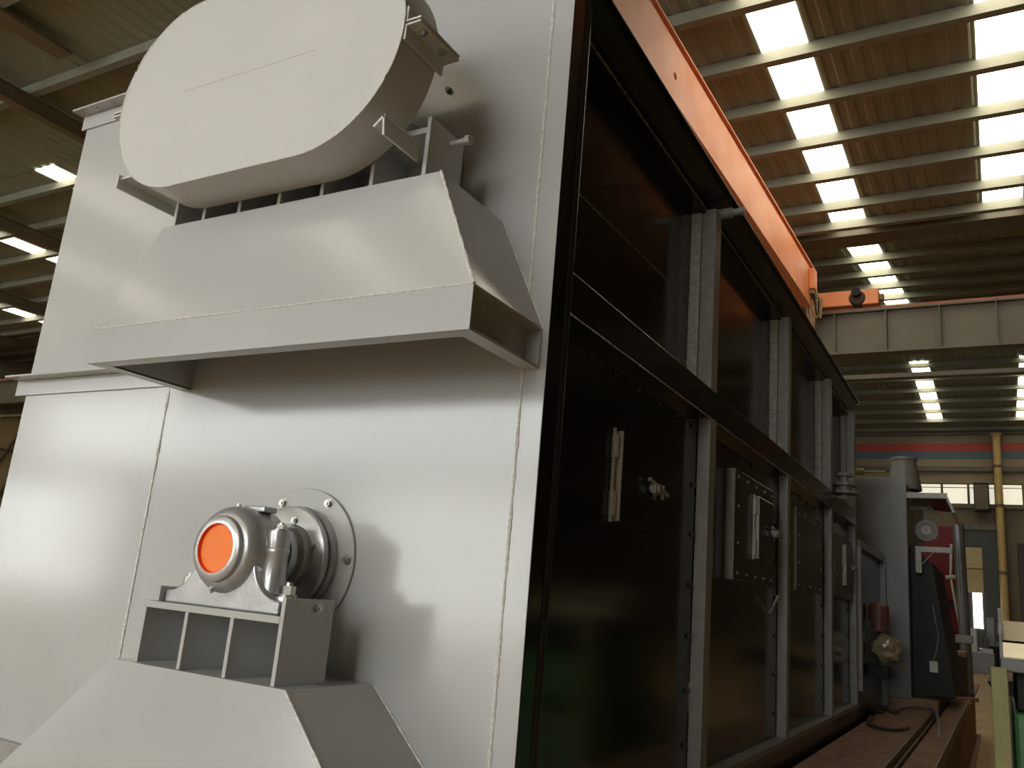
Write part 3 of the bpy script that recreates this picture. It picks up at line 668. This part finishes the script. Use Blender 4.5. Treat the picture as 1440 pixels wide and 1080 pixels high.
# ================================================================== FAR CLUTTER AND PIPES
xa = ony(YF-.5, 1407, 735).x
PP = thing('downpipe', 'pale yellow downpipe standing against the far wall', 'pipe', (xa, YF-.5, FL))
b = BM(); cyl(b, (xa, YF-.5, FL), (xa, YF-.5, 10.3), .19, 16); obj('pipe_body', b, 'yellow', PP, smooth=True)
b = BM(); cyl(b, (xa, YF-.5, 10.3), (xa, YF-.5, 10.48), .19, 16, .3); obj('pipe_cup', b, 'yellow', PP, smooth=True)
for k, z in enumerate((3.0, 6.5, 8.6)):
    b = BM(); cyl(b, (xa, YF-.5, z), (xa, YF-.5, z+.15), .22, 16); box(b, xa-.06, xa+.06, YF-.5, YF-.26, z+.02, z+.13); obj('pipe_clamp', b, 'rafter', PP)
FN = thing('wall_fan', 'dark boxed fan hanging between far wall windows', 'fan', (.2, YF-.5, 6.3))
pa, pb = ony(YF-.4, 1376, 680), ony(YF-.4, 1392, 712)
obj('fan_box', bx(pa.x-.25, pb.x, YF-.7, YF-.13, pb.z-.3, pa.z), 'unitdark', FN); obj('fan_grille', bx(pa.x-.2, pb.x-.05, YF-.74, YF-.7, pb.z-.2, pa.z-.1), 'rafter', FN)
def clutter(name, label, cat, x, y, w_, d_, h_, m1, m2):
    t_ = thing(name, label, cat, (x, y, FL))
    obj('bed', bx(x-w_/2, x+w_/2, y-d_/2, y+d_/2, FL, FL+h_*.45), m1, t_, bev=.02)
    obj('head', bx(x-w_/2, x-w_*.1, y-d_*.4, y+d_*.4, FL+h_*.45, FL+h_), m2, t_, bev=.02)
    b = BM(); cyl(b, (x+w_*.2, y, FL+h_*.45), (x+w_*.2, y, FL+h_*.8), .12, 12); obj('spindle', b, m1, t_)
    obj('guide', bx(x-.05*w_, x+w_*.45, y-d_*.2, y+d_*.2, FL+h_*.45, FL+h_*.55), m2, t_); return t_
clutter('lathe_machine', 'grey lathe far down the aisle before the door', 'lathe', .15, 40, 1.0, 2.0, 1.75, 'unit', 'galv')
clutter('lathe_machine', 'dark drilling machine far down the aisle behind the lathe', 'machine tool', .75, 44, .8, 1.6, 2.3, 'unitdark', 'unit')
clutter('brown_press', 'dark brown press with sloping top right of the downpipe', 'press', 2.2, 30, 1.4, 2.0, 4.4, 'walllow', 'rustdark')
TB = thing('machine_table', 'dark tapering machine table jutting into the aisle behind green post', 'table', (.86, 8, FL))
b = BM(); prism(b, [(.80, 8.0, -.45), (1.5, 8, -.36), (1.5, 8, -.56), (.86, 8, -.56)], (0, .8, 0)); obj('table_top', b, 'unitdark', TB)
b = BM(); prism(b, [(.89, 8.1, -.56), (1.4, 8.1, -.56), (1.4, 8.1, FL), (.93, 8.1, FL)], (0, .6, 0)); obj('pedestal', b, 'unit', TB)

# ================================================================== CRANES
RW = thing('crane_runway', 'dark olive crane runway girder crossing the hall', 'girder', (-10, 18.2, 5.93))
YR = 18.0
b = BM(); box(b, XL, XR, YR+.14, YR+.16, 5.98, 6.93); obj('web', b, 'runway', RW)
obj('bottom_flange', bx(XL, XR, YR-.0, YR+.30, 5.93, 5.98), 'runway', RW); obj('top_flange', bx(XL, XR, YR, YR+.30, 6.93, 6.97), 'runway', RW)
obj('rail', bx(XL, XR, YR+.11, YR+.19, 6.97, 7.06), 'rail', RW)
for k in range(-28, 14): obj('stiffener', bx(-1.08+1.09*k-.012+.05, -1.08+1.09*k+.012+.05, YR+.01, YR+.14, 5.98, 6.93), 'runway', RW)
b = BM(); box(b, XL, XR, YR+.30, YR+.55, 5.40, 5.5); obj('service_conduit', b, 'runway', RW)
def crane(name, label, xe, xn, ztop, zbot, wd, group=None):
    CR = thing(name, label, 'crane', (xe, 5, zbot), group)
    ye, yn = 17.9, -18.0
    def at(y): return xe+(xn-xe)*(ye-y)/(ye-8.0)
    def bar(nm, dx0, dx1, z0, z1, m):
        b = BM(); v = [(at(yn)+dx0, yn), (at(yn)+dx1, yn), (at(ye)+dx1, ye), (at(ye)+dx0, ye)]
        prism(b, [(x, y, z0) for x, y in v], (0, 0, z1-z0)); return obj(nm, b, m, CR)
    g = bar('bridge_girder', -wd, 0, zbot+.03, ztop-.03, 'crane'); bar('bottom_flange', -wd-.05, .03, zbot, zbot+.029, 'crane'); bar('top_flange', -wd-.05, .05, ztop-.029, ztop, 'crane')
    obj('end_carriage', bx(xe-1.9, xe+1.38, YR+.0, YR+.30, 7.10, 7.47), 'crane', CR, bev=.02)
    for xx in (xe+.92, xe-1.5):
        b = BM(); lathe(b, (xx, YR+.31, 7.26), (0, -1, 0), [(0, 0), (0, .16), (.06, .19), (.30, .19), (.36, .15), (.36, .08), (.33, 0)], 24); obj('wheel', b, 'rustdark', CR, smooth=True)
        b = BM(); cyl(b, (xx, YR-.2, 7.36), (xx, YR+.0, 7.36), .10, 16); obj('wheel_motor', b, 'unitdark', CR, smooth=True)
    obj('buffer', bx(xe+1.38, xe+1.48, YR+.08, YR+.22, 7.2, 7.36), 'rust', CR, bev=.02)
    return CR
CR1 = crane('overhead_crane', 'orange overhead travelling crane bridging above the furnace casing', -2.55, -2.80, 7.97, 6.93, .55)
gd = [o for o in CR1.children if o.name.startswith('bridge_girder')][0]
xh = -2.55-.25*(17.9-9.0)/9.9; ph = onx(xh, 951, 107)
cut = obj('hole_cutter', cyl(BM(), (ph.x-.30, ph.y, ph.z), (ph.x+.1, ph.y, ph.z), .055, 16), 'crane')
md = gd.modifiers.new('hole', 'BOOLEAN'); md.operation = 'DIFFERENCE'; md.object = cut; md.solver = 'EXACT'
bpy.context.view_layer.update()
new_me = bpy.data.meshes.new_from_object(gd.evaluated_get(bpy.context.evaluated_depsgraph_get()))
gd.modifiers.clear(); gd.data = new_me; bpy.data.objects.remove(cut)
# festoon: cable bunch and small cage at the girder end
p = ony(17.5, 1128, 412)
obj('cable_cage', bx(p.x-.40, p.x+.30, 17.3, 17.8, p.z-.10, p.z+.0), 'ochre', CR1)
for k in range(14):
    x0 = p.x-.38+.055*k; n = random.uniform(.6, 1.3)
    b = BM(); tube(b, spline([(x0, 17.4, p.z-.05), (x0+random.uniform(-.1, .1), 17.4, p.z-.45*n), (x0+.06+random.uniform(-.05, .1), 17.4, p.z-.95*n), (x0+.12, 17.4, p.z-.3*n)]), .024, 6)
    obj('festoon_cable', b, random.choice(['ochre', 'unitdark', 'rust', 'ochre']), CR1, True)
obj('cable_trolley', bx(p.x+.20, p.x+.32, 17.25, 17.6, p.z+.0, p.z+.5), 'crane', CR1, bev=.02)
CR2 = crane('overhead_crane', 'second orange overhead crane seen mirrored in the black side panels', 4.25, 3.40, 7.6, 6.6, .5)
# ---- far left: red runway and beige sheeted partition seen past the casing
LW = thing('crane_beam', 'red crane beam far off past the left edge of the casing', 'girder', (-36, 24, 3))
p0, p1 = onx(-38, 0, 540), onx(-38, 30, 541)
obj('beam_web', bx(-38.2, -38.0, p0.y-6, p1.y+8, p0.z-.25, p0.z+.20), 'redstripe', LW); obj('beam_cap', bx(-38.3, -37.9, p0.y-6, p1.y+8, p0.z+.20, p0.z+.26), 'redstripe', LW)
obj('beam_girder', bx(-38.25, -38.05, p0.y-6, p1.y+8, p0.z-1.3, p0.z-.25), 'runway', LW)
PT = thing('sheet_partition', 'beige sheeted partition with dark diagonal braces far behind', 'partition', (-41, 24, FL))
q0, q1, q2 = onx(-41, 0, 582), onx(-41, 27, 590), onx(-41, 0, 660)
obj('beige_panel', bx(-41.1, -41.0, q0.y-4, q0.y+6, q0.z-1.6, q0.z), 'beige', PT); obj('beige_panel', bx(-41.1, -41.0, q0.y-4, q0.y+6, q0.z-3.6, q0.z-1.75), 'beige', PT)
obj('beige_panel', bx(-41.1, -41.0, q0.y-4, q0.y+6, FL+.01, q0.z-3.75), 'wall', PT)
for k in range(4):
    a = onx(-40.9, -5+2*k, 655+42*k); c = onx(-40.9, 25, 610+42*k)
    b = BM(); cyl(b, a, c, .06, 8); obj('brace', b, 'rafter', PT)
